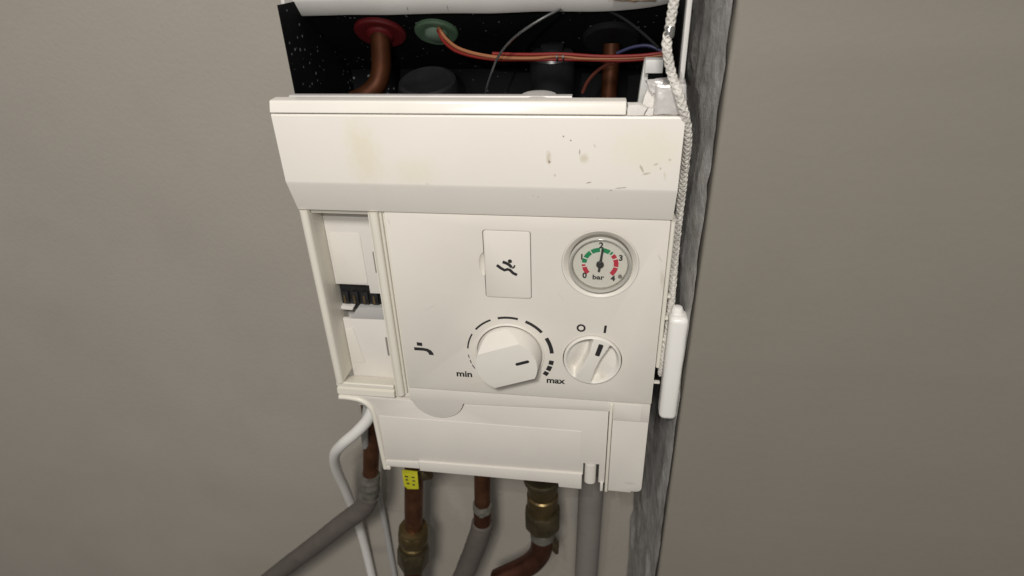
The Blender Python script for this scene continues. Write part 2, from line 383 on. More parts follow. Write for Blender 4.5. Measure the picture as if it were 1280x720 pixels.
# ------------------------------------------------------------------ the boiler
B = thing('boiler', 'white wall-hung gas boiler with its front cover off and control panel showing', 'boiler', (0, 20, -195))
FX0, FX1, FZ0, FZ1 = -88.0, 105.5, -97.7, 55.5
GC = (61.5, 21.3)          # gauge centre
KC = (-3.6, -57.8)         # hot water knob centre
SC = (59.0, -59.0)         # on/off knob centre
def cyl(c, r, y0, y1, n=64): return lathe([(r, -y1), (r, -y0)], (c[0], 0, c[1]), (0, -1, 0), n)
def ellipsoid(cx, cy, cz, rx, ry, rz):
    t = new(); bmesh.ops.create_uvsphere(t, u_segments=32, v_segments=20, radius=1)
    for v in t.verts: v.co = Vector((cx+v.co.x*rx, cy+v.co.y*ry, cz+v.co.z*rz))
    return t
body = prism(rrect(FX0, FX1, FZ0, FZ1, 0.8, 2), 0, 14, 0.35)
body = cut(body, [prism(rrect(-19.4, 14.2, -8.6, 45.0, 2.2), -1, 3), cyl(GC, 26.3, -1, 9), cyl(SC, 22.1, -1, 8), cyl(KC, 25.6, -1, 1.6), ellipsoid(-19.0, -0.6, 18.5, 4.2, 2.6, 9.5)])
fascia = obj('control_panel', body, 'plastic', B, angle=25)
# flush blanking cover with its pictogram
cap = obj('blanking_cover', prism(rrect(-18.9, 13.7, -8.1, 44.5, 1.9), -0.25, 2.9, 0.45), 'plastic', B)
def ink(name, bmx, parent, m='ink'): return obj(name, bmx, m, parent, smooth=False)
PY = -0.25
sym = prism([(-0.8+1.5*math.cos(t*math.pi/10), 21.6+1.5*math.sin(t*math.pi/10)) for t in range(20)], PY-.1, PY+.05)
prism(thick([(-6.0, 20.9), (-3.4, 20.0), (-1.2, 18.6), (0.2, 16.9)], 2.3), PY-.1, PY+.05, bm=sym)
prism(thick([(0.2, 16.4), (1.7, 16.6), (2.6, 18.6)], 1.2), PY-.1, PY+.05, bm=sym)
prism(thick([(-10.2, 18.2), (-7.6, 16.0), (-4.9, 14.4), (-2.6, 15.2), (-0.9, 14.6), (1.2, 12.3), (4.0, 10.9)], 2.2), PY-.1, PY+.05, bm=sym)
ink('reclining_figure_symbol', sym, cap)
# tap symbol
sym = prism([(-78.9, -57.2), (-71.5, -57.3), (-68.0, -57.9), (-65.4, -59.4), (-63.9, -61.6), (-63.6, -63.8), (-67.2, -63.6), (-67.9, -61.6), (-69.3, -60.4), (-71.8, -60.0), (-78.8, -60.0)], -.1, .05)
prism([(-76.2, -55.4), (-76.2, -52.3), (-71.9, -52.6), (-71.9, -55.7)], -.1, .05, bm=sym)
ink('tap_symbol', sym, B)
# --- pressure gauge
G = obj('pressure_gauge', lathe([(26.2, -8.85), (26.2, -0.3), (26.0, 0.2), (25.5, 0.3), (24.9, -0.1), (22.0, -3.0), (21.3, -3.6), (20.4, -8.6)], (GC[0], 0, GC[1]), n=72, cap=False), 'plastic', B, angle=50)
obj('bezel', lathe([(21.2, -8.4), (21.2, 0.2), (21.5, 0.6), (21.5, 1.1), (20.9, 2.0), (20.3, 2.4), (20.0, 1.9), (19.8, 1.5), (19.5, 1.9), (19.3, 1.7)], (GC[0], 0, GC[1]), n=72, cap=False), 'bezel_ring', G, angle=60)
obj('inner_ring', lathe([(19.3, 1.7), (18.8, 0.6), (18.4, -1.4)], (GC[0], 0, GC[1]), n=72, cap=False), 'bezel_inner', G)
DY = 1.3
obj('dial', lathe([(18.5, -DY-1.5), (18.5, -DY)], (GC[0], 0, GC[1]), n=64), 'dial_face', G)
def dial_arc(a0, a1, m, r0=9.6, r1=12.5): obj('dial_segment', prism(arcband(GC[0], GC[1], r0, r1, a0, a1), DY-.12, DY+.05), m, G, smooth=False)
for a0, a1, m in ((222, 194, 'dial_red'), (190, 183, 'dial_red'), (176, 160, 'dial_green'), (155, 127.5, 'dial_green'), (123.5, 92.5, 'dial_green'), (88, 57, 'dial_green'), (53, 46, 'dial_green'), (41, 26, 'dial_red'), (21, -8, 'dial_red'), (-12, -44, 'dial_red')):
    dial_arc(a0, a1, m, r0=9.3 if a1 - a0 < -10 else 10.0)
for s, dx, dz in (('0', -10.3, -9.2), ('1', -12.6, 5.2), ('2', 0.2, 14.4), ('3', 13.7, 5.4), ('4', 9.2, -10.6)):
    ink('numeral', text(s, GC[0]+dx, GC[1]+dz, 5.9, DY-.12, 0.036, 1.0), G)
ink('unit_lettering', text('bar', GC[0]-0.7, GC[1]-10.2, 5.0, DY-.12, 0.028, 1.22), G)
na = math.radians(83.5); nd = Vector((math.cos(na), math.sin(na))); nn = Vector((-nd.y, nd.x))
def np_(a, b): q = Vector(GC)+nd*a+nn*b; return (q.x, q.y)
needle = prism([np_(-5.6, .75), np_(-5.6, -.75), np_(0, -.9), np_(12.2, -.65), np_(12.2, .65), np_(0, .9)], 0.1, 0.5)
needle = lathe([(2.6, -1.2), (2.6, 0.0), (2.1, 0.35)], (GC[0], 0, GC[1]), n=32, bm=needle)
obj('needle', needle, 'needle_black', G)
obj('stop_pin', lathe([(1.3, -DY), (1.3, -0.2)], (GC[0]+14.0, 0, GC[1]-8.6), n=16), 'slot_grey', G)
obj('lens', lathe([(18.9, 0.7), (18.9, 1.2)], (GC[0], 0, GC[1]), n=64), 'clear_lens', G)
# --- hot water temperature knob: a round body carrying one broad grip
ba = math.radians(20.7); bu = Vector((math.cos(ba), math.sin(ba))); bv = Vector((-bu.y, bu.x))
def kp(u, v, y): q = Vector(KC)+bu*u+bv*v; return Vector((q.x, y, q.y))
kb = lathe([(24.6, 0.5), (24.4, 3.0), (23.0, 16.6)], (KC[0], 0, KC[1]), n=96)
def wedge(s):
    t = new(); v1, v2 = s*16.2, s*27
    pts = [(v1, -17.5), (v1-s*0.6, -18.6), (v2+s*3, -18.6), (v2+s*3, -2.2), (s*23.9, -3.2)]
    pts = [(s*16.2, -16.6), (s*14.0, -20.5), (s*31, -20.5), (s*31, -3.4), (s*23.2, -3.4)]
    a = [t.verts.new(kp(-40, v, y)) for v, y in pts]; c = [t.verts.new(kp(40, v, y)) for v, y in pts]; n = len(pts)
    t.faces.new(a); t.faces.new(c[::-1])
    for i in range(n): t.faces.new((a[i], c[i], c[(i+1) % n], a[(i+1) % n]))
    return t
kb = cut(kb, [wedge(1), wedge(-1)])
bmesh.ops.remove_doubles(kb, verts=kb.verts, dist=0.02)
bmesh.ops.dissolve_limit(kb, angle_limit=math.radians(1.0), verts=kb.verts, edges=kb.edges)
bev(kb, [e for e in kb.edges if len(e.link_faces) == 2 and e.calc_face_angle(0) > math.radians(22)], 1.9, 4)
TK = obj('temperature_knob', kb, 'plastic_knob', B, angle=40)
obj('knob_collar', lathe([(26.9, -0.2), (26.7, 0.5), (25.8, 0.8), (25.1, 0.3), (25.1, -1.4)], (KC[0], 0, KC[1]), n=96, cap=False), 'plastic', B, angle=60)
t = [(lambda q: (q.x, q.z))(kp(u, v, 0)) for u, v in [(8.6+1.25*math.cos(a), -0.2+1.25*math.sin(a)) for a in [math.pi/2+math.pi*i/6 for i in range(7)]]+[(17.0+1.25*math.cos(a), -0.2+1.25*math.sin(a)) for a in [-math.pi/2+math.pi*i/6 for i in range(7)]]]
ink('pointer_mark', prism(t, -16.72, -16.5), TK)
for a0, a1, w in ((-174, -168.4, .55), (-165.2, -159.2, .6), (-156.7, -149.7, .6), (150.2, 175.6, .95), (114.3, 140.9, 1.2), (77.2, 104.1, 1.5), (40.2, 66.8, 1.9), (4.4, 29.8, 2.4), (-14.5, -7.5, 2.9), (-25.2, -17, 3.0), (-34.3, -27.8, 3.1)):
    ink('scale_mark', prism(arcband(KC[0], KC[1], 32.4-w*.62, 32.4+w*.62, a0, a1), -.1, .05), B)
ink('min_lettering', text('min', -40.4, -80.2, 8.1, -.1, 0.03, 1.08, 0.0), B)
ink('max_lettering', text('max', 31.9, -81.6, 7.8, -.1, 0.03, 1.06, 0.0), B)
# --- on/off knob: flush disc with two scooped finger hollows
sa_ = math.radians(20); su = Vector((math.sin(sa_), math.cos(sa_))); sv = Vector((su.y, -su.x))
def sm(a, b, x): t = max(0, min(1, (x-a)/(b-a))); return t*t*(3-2*t)
kb = new(); rings = []; NR, NA = 44, 120
for i in range(NR+1):
    r = 21.3*(i/NR)
    ring = []
    for k in range(NA):
        a = 2*math.pi*k/NA; p = Vector((r*math.cos(a), r*math.sin(a))); u, v = p.dot(su), abs(p.dot(sv))
        h = 3.4*(1-(r/21.3)**2*0.35)
        half = 4.4+1.8*sm(4, 18, abs(u))
        e = math.sqrt(max(0, ((v-half)/13.0)**2*0+ (u/17.5)**2))
        inside = sm(half, half+2.2, v)*sm(20.4, 17.4, r)
        h -= inside*(8.6-6.0*sm(half+1, 18.5, v)+1.6*max(0, u)/18)
        if i == NR: h -= 0.7
        ring.append(kb.verts.new((SC[0]+p.x, -h, SC[1]+p.y)))
    rings.append(ring)
base = [kb.verts.new((SC[0]+21.5*math.cos(2*math.pi*k/NA), 6, SC[1]+21.5*math.sin(2*math.pi*k/NA))) for k in range(NA)]; rings.append(base)
for a, b in zip(rings, rings[1:]):
    for k in range(NA): kb.faces.new((a[k], a[(k+1) % NA], b[(k+1) % NA], b[k]))
bmesh.ops.remove_doubles(kb, verts=kb.verts, dist=0.001)
SK = obj('switch_knob', kb, 'plastic_knob', B, angle=60)
tk = [(64.0-su.x*0, -47.0)]
c0 = Vector(SC)+su*12.2+sv*0.6; tu = Vector((math.sin(math.radians(15)), math.cos(math.radians(15)))); tv = Vector((tu.y, -tu.x))
ink('pointer_mark', prism([(c0+tu*a+tv*b)[:] for a, b in [(x[0], x[1]) for x in rrect(-5.2, 5.2, -1.75, 1.75, .7, 3)]], -3.35, -2.6), SK)
ink('off_symbol', prism(arcband(50.0, -31.0, 1.9, 3.3, 0, 359.9, 40), -.1, .05), B)
ink('on_symbol', prism([(66.2, -34.2), (68.0, -34.2), (68.5, -27.7), (66.7, -27.7)], -.1, .05), B)
# --- upper cover band with the slanted underside, and the lip that clips on top of it
def arcp(cy, cz, r, a0, a1, n=5): return [(cy+r*math.cos(math.radians(a0+(a1-a0)*i/n)), cz+r*math.sin(math.radians(a0+(a1-a0)*i/n))) for i in range(n+1)]
obj('upper_cover', profile_x([(14, 124.6)]+[(-8.0, 124.6), (-8.7, 124.3), (-9.0, 123.6)]+[(-9.0, 80.2), (-8.7, 78.9), (-8.1, 77.4)]+[(-0.9, 57.2), (-0.3, 56.2), (0.6, 55.9), (14, 55.9)], -150, 106.5), 'band_white', B, angle=20)
lip = profile_x([(2, 125.4), (-8.8, 125.4), (-9.3, 125.9)]+[(-9.2, 126.6), (-7.5, 131.4)]+arcp(-5.8, 131.0, 1.75, 162, 90, 4)+[(2, 132.9)], -150, 72.4)
bev(lip, [e for e in lip.edges if all(abs(v.co.x-72.4) < 1e-4 for v in e.verts)], 0.7, 2)
obj('cover_lip', lip, 'lip_white', B, angle=30)
rail = profile_x([(13, 120), (13, 130.4), (13.6, 131.3), (15.5, 131.4), (20, 131.0), (20, 120)], -147, 39.5)
obj('inner_rail', rail, 'rail_metal', B)
obj('rail_bump', lathe([(11, -.2), (9.5, 0.4), (6, 0.8), (0.1, 0.9)], (18, 22, 130.6), (0, 0, 1), 32), 'rail_metal', B)
# --- moulded frame round the open compartment on the left
def ridge(cx, y0, w, d): return [(cx-w/2, y0+6)]+[(cx-w/2*math.cos(a), y0-d*math.sin(a)) for a in [math.pi*i/8 for i in range(9)]]+[(cx+w/2, y0+6)]
post = profile_z(ridge(-95.6, 0.6, 6.6, 2.6), -106, 55.2)
profile_z(ridge(-90.4, 0.8, 1.6, 1.2), -103, 55.2, bm=post); profile_z([(-100.6, 2.4), (-88.6, 2.4), (-88.6, 18), (-100.6, 18)], -109.8, 55.2, bm=post)
obj('frame_post', post, 'plastic_cream', B, angle=40)
fb = profile_x([(19.6, -105.2), (3, -98.2), (0.8, -97.8), (0, -98.4), (0, -101.2), (1.6, -101.6), (1.6, -103), (-0.8, -103.6), (-1.2, -108.6), (-.4, -109.6), (19.6, -109.6)], -150, -100.9)
obj('frame_sill', fb, 'plastic_cream', B, angle=40)
obj('frame_screw', lathe([(1.1, -1.9), (1.0, -1.4), (.4, -1.3)], (-96.5, 0, -107.7), n=16), 'slot_grey', B)
obj('frame_head', box(-143.4, -101, 4, 18, 51.8, 55.3, .5), 'plastic_cream', B)
post = profile_z(ridge(-146.8, 0.6, 6.2, 2.4), -97.4, 55.2); profile_z([(-150, 2.4), (-143.8, 2.4), (-143.8, 32), (-150, 32)], -97.4, 55.2, bm=post)
obj('frame_post', post, 'plastic_cream', B, angle=40)
# compartment contents
obj('upper_inner_cover', prism([(-143.6, 51), (-101.4, 51), (-101.4, -22.3), (-116.4, -22.3), (-116.4, -15.2), (-143.6, -15.2)], 20, 22.5, .4), 'cover_white', B)
obj('document_card', prism(rrect(-142, -116.6, -14.4, 29.2, 3), 19.3, 19.95, .2), 'card_cream', B)
obj('cover_slot', box(-109.1, -107.5, 19.9, 20.6, -3.5, 14.5), 'slot_grey', B)
obj('cover_slot', box(-109.9, -108.2, 19.9, 20.6, -82, -63.5), 'slot_grey', B)
obj('connector_block', box(-146, -101.4, 26, 32, -41, -14), 'pcb_black', B)
for i in range(5):
    x = -142+i*8.2
    s = obj('connector_socket', box(x, x+5.2, 23.4, 26.2, -35, -24, .4), 'rubber_black', B)
    obj('contact', box(x+1.2, x+2.6, 22.9, 23.6, -34, -27), 'terminal_brass', s)
obj('ledge', prism([(-129, -36.5), (-101.4, -35.3), (-101.4, -46.8), (-137, -47.2)], 20.5, 27, .3), 'ledge_grey', B)
obj('ledge_end', prism([(-143.6, -36.6), (-133, -36.8), (-134.4, -39.6), (-143.6, -39.4)], 21, 26, .2), 'cover_white', B)
obj('lower_inner_cover', prism([(-143.6, -47.6), (-101.4, -46.9), (-101.4, -107), (-143.6, -107)], 20, 23, .6), 'cover_white', B)
obj('lower_card', prism([(-142.6, -58), (-136, -56), (-131, -90), (-142.6, -91)], 19.4, 19.95, .2), 'card_cream', B)
# --- lower flap
obj('flap_bridge', prism([(FX0, -98.8), (105, -98.8), (105, -116.5), (76.8, -116.5), (76.8, -108.0), (60, -108.2), (-43.4, -111.4)]+[(-64.6+21.3*math.cos(math.radians(a)), -107.5+20.6*math.sin(math.radians(a))) for a in range(-10, -171, -10)]+[(FX0, -111.6)], 0.2, 12, .5), 'plastic_flap', B)
poly = [(-150, -110.4), (-130, -110.6), (FX0-0.4, -112.2)] + [(-64.6+21.9*math.cos(math.radians(a)), -107.8+21.2*math.sin(math.radians(a))) for a in range(-168, -11, 8)] + [(-42.6, -112.0), (60, -108.9), (73.6, -108.6), (73.6, -187.5), (68.5, -187.5), (68.5, -166.5), (55.4, -166.5), (55.4, -180), (-121, -186), (-121.3, -131), (-124.3, -121), (-131, -115.4), (-140, -114), (-150, -113.6)]
flap = obj('flap', prism(poly, 0.5, 10, .5), 'plastic_flap', B)
obj('flap_inset', prism([(-118, -131.2), (53, -131.2), (53, -176.0), (-118, -180.6)], 0.05, 4, .3), 'plastic_flap', flap)
lipb = prism([(-88, -179.6), (54.6, -177.6), (54.6, -195.3), (35, -195.0), (34.6, -190.8), (-88, -190.6)], -1.6, 10, .8)
obj('flap_lip', lipb, 'plastic_flap', flap)
obj('flap_foot', prism([(-121, -183.0), (-88.3, -181.2), (-88.3, -189.0), (-121, -189.4)], -0.6, 10, .6), 'plastic_flap', flap)
# raised bead running down the flap's left edge and curling away under the frame
obj('flap_bead', tube(spline([(-150, 0.6, -113.4), (-141, 0.6, -113.6), (-131.6, 0.6, -115.4), (-125.2, 0.6, -120.6), (-122.2, 0.6, -130), (-121.4, 0.6, -150), (-121.0, 0.6, -172), (-120.4, 0.6, -192.5)], 8), 2.3, 14), 'plastic_cream', flap)
obj('flap_stop', box(-122.6, -115.6, -0.8, 10, -193.6, -188.4, .7), 'plastic_cream', flap)
obj('latch_tongue', profile_z([(56.6, 9)]+[(61.4-4.8*math.cos(a), 2.6-3.4*math.sin(a)) for a in [math.pi*i/10 for i in range(11)]]+[(66.2, 9)], -188.8, -167.5), 'plastic_flap', flap)
obj('latch_slot_shade', box(55.0, 69.0, 9.6, 10.6, -190, -166), 'gap_dark', flap)  # dark sheet behind the tongue, the slot's shade put into its colour
obj('flap_rib', box(70.2, 72.6, -1.6, 10, -195.6, -186, .6), 'plastic_flap', flap)
obj('flap_edge_rib', box(74.2, 76.6, -2.0, 10, -195.6, -99.2, .8, 3), 'plastic_cream', B)
rs = [(77.0, -117.2), (105.0, -117.2), (105.0, -186)]+[(101.0+4.0*math.cos(math.radians(a)), -189.8+4.8*math.sin(math.radians(a))) for a in (0, -30, -60, -90)]+[(96.5, -194.6), (96, -196.2), (77.0, -196)]
obj('side_cheek', prism(rs, 0.3, 12, .6), 'plastic_flap', B)
obj('cheek_plate', prism(rrect(77.6, 98.6, -116.2, -99.6, .8), -0.15, 1, .15), 'plastic_flap', B)
# edge trim and clips down the right side
trim = obj('edge_trim', profile_z([(105.8, 14), (105.8, 0.6)]+[(107.3+1.5*math.cos(a), 0.6-1.5*math.sin(a)) for a in [math.pi-math.pi*i/6 for i in range(7)]]+[(108.8, 14)], -62, 55), 'plastic_cream', B)
for z in (-2, -20, -38): obj('edge_clip', box(108.2, 111.0, 0.5, 5, z-0.9, z+0.9, .3), 'plastic_cream', trim)
obj('edge_clip', box(105.4, 110.4, 3, 6, -80, -78.4, .3), 'plastic_cream', trim)
# --- the body behind the panel
obj('body_shell', box(-147, 103, 32.5, 122, -105, 96), 'casing_white', B)
obj('lower_shell', box(-114, 102, 14, 118, -176, -105.5), 'casing_white', B)
obj('seam_backing', box(FX0, 104, 2.2, 11, -99.6, -97.2), 'gap_dark', B)
obj('side_panel', box(-150, -147.4, 33, 124, -108, 300, .4), 'casing_white', B)
obj('side_panel', box(103.4, 106.2, 15, 124, -184, 300, .4), 'casing_white', B)
# --- inside, above the rail
def plz(y): return 176-0.75*(y-60)
inner = new()
q = [inner.verts.new(p) for p in ((-147, 52, plz(52)), (103, 52, plz(52)), (103, 126, plz(126)), (-147, 126, plz(126)))]; inner.faces.new(q)
obj('inner_back_plate', inner, 'inner_black', B, smooth=False)
obj('inner_rear_plate', box(-147, 103, 123, 125, 90, plz(123)-1), 'inner_black', B)
obj('light_stop_floor', box(-147, 103, 21, 122, 96.5, 98), 'pcb_black', B)  # unseen black floor added to stop light leaking into the compartment
for x0, x1 in ((-147.2, -146.6), (102.6, 103.2)): obj('inner_black_sheet', box(x0, x1, 22, 124, 98.5, 185), 'inner_black', B)  # black sheets added over the inner faces of the white side panels
PN = (0, -0.6, -0.8)
def seal(px, py, r, m, m2, name):
    c = (px, py, plz(py))
    s = obj(name, lathe([(r, 0), (r, 1.6), (r*0.93, 2.8), (r*0.74, 3.2), (r*0.62, 2.4), (r*0.55, 2.2)], c, PN, 48), m, B)
    obj('seal_core', lathe([(r*0.54, 1.8), (r*0.52, 4.0), (r*0.40, 5.2), (0.3, 5.4)], c, PN, 32), m2, s)
    return s
seal(-102, 79, 18.5, 'seal_red', 'seal_red', 'red_seal')
seal(-60.6, 79, 15.5, 'seal_green', 'seal_green_pale', 'green_seal')
obj('inner_copper_pipe', tube(spline([(-101.5, 77, 166), (-102.2, 76, 150), (-103.4, 74, 136), (-107, 70, 126), (-114, 64, 120), (-122, 58, 117)], 6), 7.2, 16), 'copper_shaded', B)
obj('pump_cap', lathe([(22, -18), (22, -2), (21, 1.0), (18.5, 2.2), (16, 1.4), (0.3, 1.0)], (-70, 76, 127), (0, -.35, 1), 48), 'rubber_black', B)
obj('filter_cup', lathe([(16, -30), (16, 8), (14.5, 10), (8, 10.4), (8, 15), (.3, 15)], (21, 86, 136), (0, -.2, 1), 40), 'rubber_black', B)
obj('black_seal', lathe([(20, 0), (20, 2), (18, 3.4), (9, 3.4)], (62, 88, plz(88)), PN, 40), 'rubber_black', B)
obj('inner_copper_pipe', tube(spline([(62.6, 80, 152), (62.8, 78, 140), (62.6, 76, 128), (62, 74, 112)], 4), 5.8, 14), 'copper_shaded', B)
# wiring
def wire(name, pts, r, m): obj(name, tube(spline(pts, 8), r, 8), m, B)
wire('loom_wire', [(-57.5, 71, 163.5), (-52, 66, 156), (-40, 58, 150.5), (-18, 52, 147.2), (10, 50, 147.0), (40, 48, 147.2), (70, 46, 146.8), (98, 44, 149)], 1.25, 'wire_red')
wire('loom_wire', [(-56.5, 70, 165), (-50, 64.5, 158), (-38, 56.5, 152.4), (-16, 50.5, 148.7), (10, 48.6, 147.9), (28, 47.6, 149.4), (45, 47, 147.9), (72, 45, 148.3), (98, 43, 150.5)], 1.15, 'wire_orange')
wire('loom_wire', [(-16, 51, 150.6), (8, 48.6, 150.2), (30, 47, 150.6), (55, 46, 149.2), (80, 44, 149.8), (99, 43, 152)], 1.1, 'wire_red')
wire('loom_wire', [(44, 66, 122), (48, 62, 131), (56, 56, 140), (68, 50, 145.6), (84, 46, 147.6), (98, 44, 148)], 1.2, 'wire_brown')
wire('loom_wire', [(66, 52, 150), (76, 50, 154), (86, 48, 155), (96, 46, 151)], 1.1, 'wire_blue')
wire('black_wire', [(-20.6, 38, 124), (-17.5, 38, 134), (-11.2, 38, 148.6), (-3, 38, 159), (7, 38, 166.4), (18, 40, 172.5), (30, 44, 178)], 0.85, 'wire_black')
wire('black_wire', [(58, 56, 176), (70, 54, 170), (82, 50, 162), (92, 46, 154)], 0.9, 'wire_matt')
for x in (27.5, 31.5): obj('wire_tie', lathe([(2.9, -.5), (2.9, .5)], (x, 48, 148.6), (1, 0, .15), 14), 'rubber_black', B)
# casing of the combustion chamber above
lipw = new(); cols = []
for i in range(41):
    x = -149.5+i*(252.5/40); up_ = 0 if x < 60 else ((x-60)/40)**2*4.5
    sag = 0.6*noise.noise(Vector((x*0.03, 0, 0)))
    cols.append([lipw.verts.new((x, y, z)) for y, z in ((62, 176.3+up_+sag), (53, 175.4+up_+sag), (51.6, 176.2+up_+sag), (45.0, 184.6+up_*0.3), (44.6, 186.5), (44.6, 330))])
for a, b in zip(cols, cols[1:]):
    for k in range(5): lipw.faces.new((a[k], a[k+1], b[k+1], b[k]))
CS = obj('chamber_casing', lipw, 'casing_white', B, angle=30)
cr_ = subdiv(box(62, 88, 42.6, 47.5, 182.0, 185.6, .8), 3); obj('rust_crust', roughen(roughen(cr_, 1.6, .35), .8, .9), 'crust', CS, smooth=False)
# bracket that holds the wiring at the right
obj('wiring_clip', box(82.6, 93.2, 14, 24, 144.5, 152.2, .6), 'clip_white', B)
obj('clip_leg', prism([(82.4, 151), (85, 151), (85, 140), (87, 124), (80, 124), (81, 138)], 18, 26, .4), 'clip_white', B)

# ------------------------------------------------------------------ torn foil-faced insulation on the cover's right end
fo = thing('foil_block', 'crumpled silver-faced insulation block resting on the right end of white cover', 'insulation', (95, 3, 125))
bx_ = roughen(roughen(subdiv(box(88.4, 105.8, -7, 12, 125.2, 142.4, 1.2, 2), 3), 1.1, .12), .5, .4, 3)
for v in bx_.verts: v.co.z = max(v.co.z, 124.9)
obj('block', bx_, 'foil', fo, angle=24)
fl = roughen(subdiv(prism([(81, 126), (90, 125.5), (89, 138), (85.5, 141.5), (83, 134)], 0, 3), 2), .8, .3); obj('torn_flap', fl, 'foam_white', fo, angle=24)
fl = roughen(subdiv(prism([(83, 143.6), (92, 143.2), (91, 139), (87, 136.4)], -3, 2), 3), 1.2, .25); obj('torn_flap', fl, 'foil', fo, smooth=False)
def crumb(poly, y0, y1, s, label):
    t = roughen(subdiv(prism(poly, y0, y1, .4), 1), .5, .45, s)
    for v in t.verts: v.co.z = max(v.co.z, 124.75)
    return tag(obj('foam_scrap', t, 'foam_white', own=True, angle=24), label, 'foam scrap', 'broken foam scraps on the white cover')
crumb([(73, 125), (82.6, 125), (84.4, 129), (80, 131.2), (73.2, 131)], -8.2, -2, 1, 'broken off-white foam scrap butting against the end of the cover lip')
crumb([(83.4, 125), (88.2, 125), (88.2, 128.6), (85.2, 129.2)], -8, -2.5, 2, 'small broken foam scrap tucked against the silver insulation block')

# ------------------------------------------------------------------ braided cord and white housing down the right side
cd = thing('braided_cord', 'white braided cord hanging down the gap right of the boiler', 'cord', (112, 4, -76))
path = spline([(96, -2, 215), (94.4, -3, 186), (93.6, -3, 174), (92.6, -4, 163), (96.6, -5, 148), (103.5, -10, 132), (109.6, -2, 112), (112.2, 14, 80), (113, 20, 30), (113, 12, -4), (112.2, 3.6, -30), (110.6, 4, -56), (111.6, 7, -74)], 14)
obj('core', tube(path, 2.0, 10), 'cord_white', cd)
br = new()
for s in (1, -1):
    for j in range(4):
        pts = []; u = None; dist = 0
        for i, p in enumerate(path):
            tg = (path[min(i+1, len(path)-1)]-path[max(i-1, 0)]).normalized()
            if u is None: u = tg.orthogonal().normalized()
            u = (u-tg*u.dot(tg)).normalized(); w = tg.cross(u)
            if i: dist += (p-path[i-1]).length
            if i < len(path)-1:
                for sub in range(3):
                    q = p.lerp(path[i+1], sub/3); dd = dist+(path[i+1]-p).length*sub/3
                    a = s*dd/2.4+j*math.pi/2; pts.append(q+(u*math.cos(a)+w*math.sin(a))*(2.15+0.35*noise.noise(q*0.5+Vector((j, s, 0)))))
        tube(pts, 0.62, 5, bm=br)
obj('braid', br, 'cord_white', cd)
obj('ferrule', lathe([(2.6, -3), (2.9, -2), (2.9, 2), (2.2, 3.2)], (93.4, -3.4, 170), (0.05, 0, 1), 18), 'chrome', cd)
hb = box(111.2, 124.2, -8.5, 7.5, -105.6, -14, 4.2, 5)
HS = tag(obj('white_housing', hb, 'box_white', own=True), 'glossy white rounded plastic housing beside the boiler, against the grey plaster', 'housing')

obj('seam', box(110.9, 124.4, -1.2, -0.7, -101, -18), 'slot_grey', HS)
obj('collar', lathe([(4.2, 0), (4.2, 3), (3.2, 5), (2.4, 5.4)], (116.6, 1.5, -15), (0, 0, 1), 20), 'box_white', HS)
# ------------------------------------------------------------------ cables and terminals left of the flap
tag(obj('white_cable', tube(spline([(-135, 34, -112), (-133.6, 33, -132), (-136.6, 31, -150), (-144, 30, -165), (-158, 30, -182), (-176, 34, -202), (-194, 46, -230), (-209, 68, -276), (-219, 94, -340), (-225, 114, -420), (-228, 123.5, -540), (-229, 124, -880)], 8), 5.4, 16), 'box_white', own=True), 'thick white cable curving out below the compartment and running down the wall', 'cable')
tag(obj('pale_cable', tube(spline([(-141, 48, -114), (-150, 48, -160), (-158, 50, -192), (-167, 62, -226), (-179, 88, -280), (-188, 110, -345), (-194, 123, -430), (-196, 126, -560), (-197, 126, -880)], 8), 3.6, 12), 'ledge_grey', own=True), 'thinner greyish cable running down the wall behind the thick white cable', 'cable')
ts = thing('terminal_strip', 'small white terminal strip with red and black marks below the compartment', 'terminal strip', (-151, 34, -156))
obj('strip', box(-149.6, -137.5, 30, 38, -147.6, -137.5, .6), 'cover_white', ts)
for i, x in enumerate((-148.4, -144.6, -140.8)):
    obj('terminal_mark', box(x, x+2.2, 29.7, 30.2, -144.4, -141), 'terminal_red' if i % 2 else 'ink', ts)
obj('bracket', prism([(-149.6, -109), (-138, -109), (-138, -148), (-142, -148), (-146, -154), (-149.6, -155)], 38.1, 41, .4), 'ledge_grey', ts)

# ------------------------------------------------------------------ pipework below
p1 = thing('copper_pipe', 'leftmost copper pipe, pasted joint and grey elbow turning left', 'pipe', (-185, 70, -330), 'pipes below the boiler')
obj('upper_run', tube([(-156, 70, -108), (-160, 70, -205), (-170.5, 70, -270), (-174, 70, -286)], 8.4, 18), 'copper_dull', p1)
obj('pasted_joint', tube(spline([(-172.5, 70, -278), (-175, 70, -292), (-178, 70, -306), (-182, 70, -318)], 6), [9.2, 9.8, 10.2, 10.8, 11, 10.8, 10.6, 10.8, 11, 10.8, 10.4, 10.6, 10.9, 10.7, 10.4, 10.2, 10, 9.8, 9.4], 20, wob=1.6), 'solder_paste', p1)
obj('elbow', tube(spline([(-180, 70, -314), (-184, 70, -326), (-192, 70, -338), (-206, 70, -352), (-226, 70, -372), (-262, 70, -410), (-330, 72, -480), (-420, 76, -580), (-520, 80, -700)], 8), 11, 18, wob=.6), 'pipe_grey', p1)
def along(a, b, t): return Vector(a).lerp(Vector(b), t)
p2 = thing('copper_pipe', 'dark copper pipe running into a ribbed brass compression fitting', 'pipe', (-140, 70, -450), 'pipes below the boiler')
A, Z2 = Vector((-112, 70, -180)), Vector((-142, 70, -430)); d2 = (Z2-A).normalized()
obj('upper_run', tube([A, A.lerp(Z2, .35), A.lerp(Z2, .74)], 10.2, 20), 'copper_dull', p2)
def on2(h): return A+d2*h
ft = lathe([(11, 0), (15.2, 1.4), (16.4, 4), (16.4, 9), (15.2, 11), (15.2, 24), (13.4, 26), (13.0, 28), (15.0, 29), (15.0, 32), (13.4, 33), (13.4, 40)], on2(178), d2, 32)
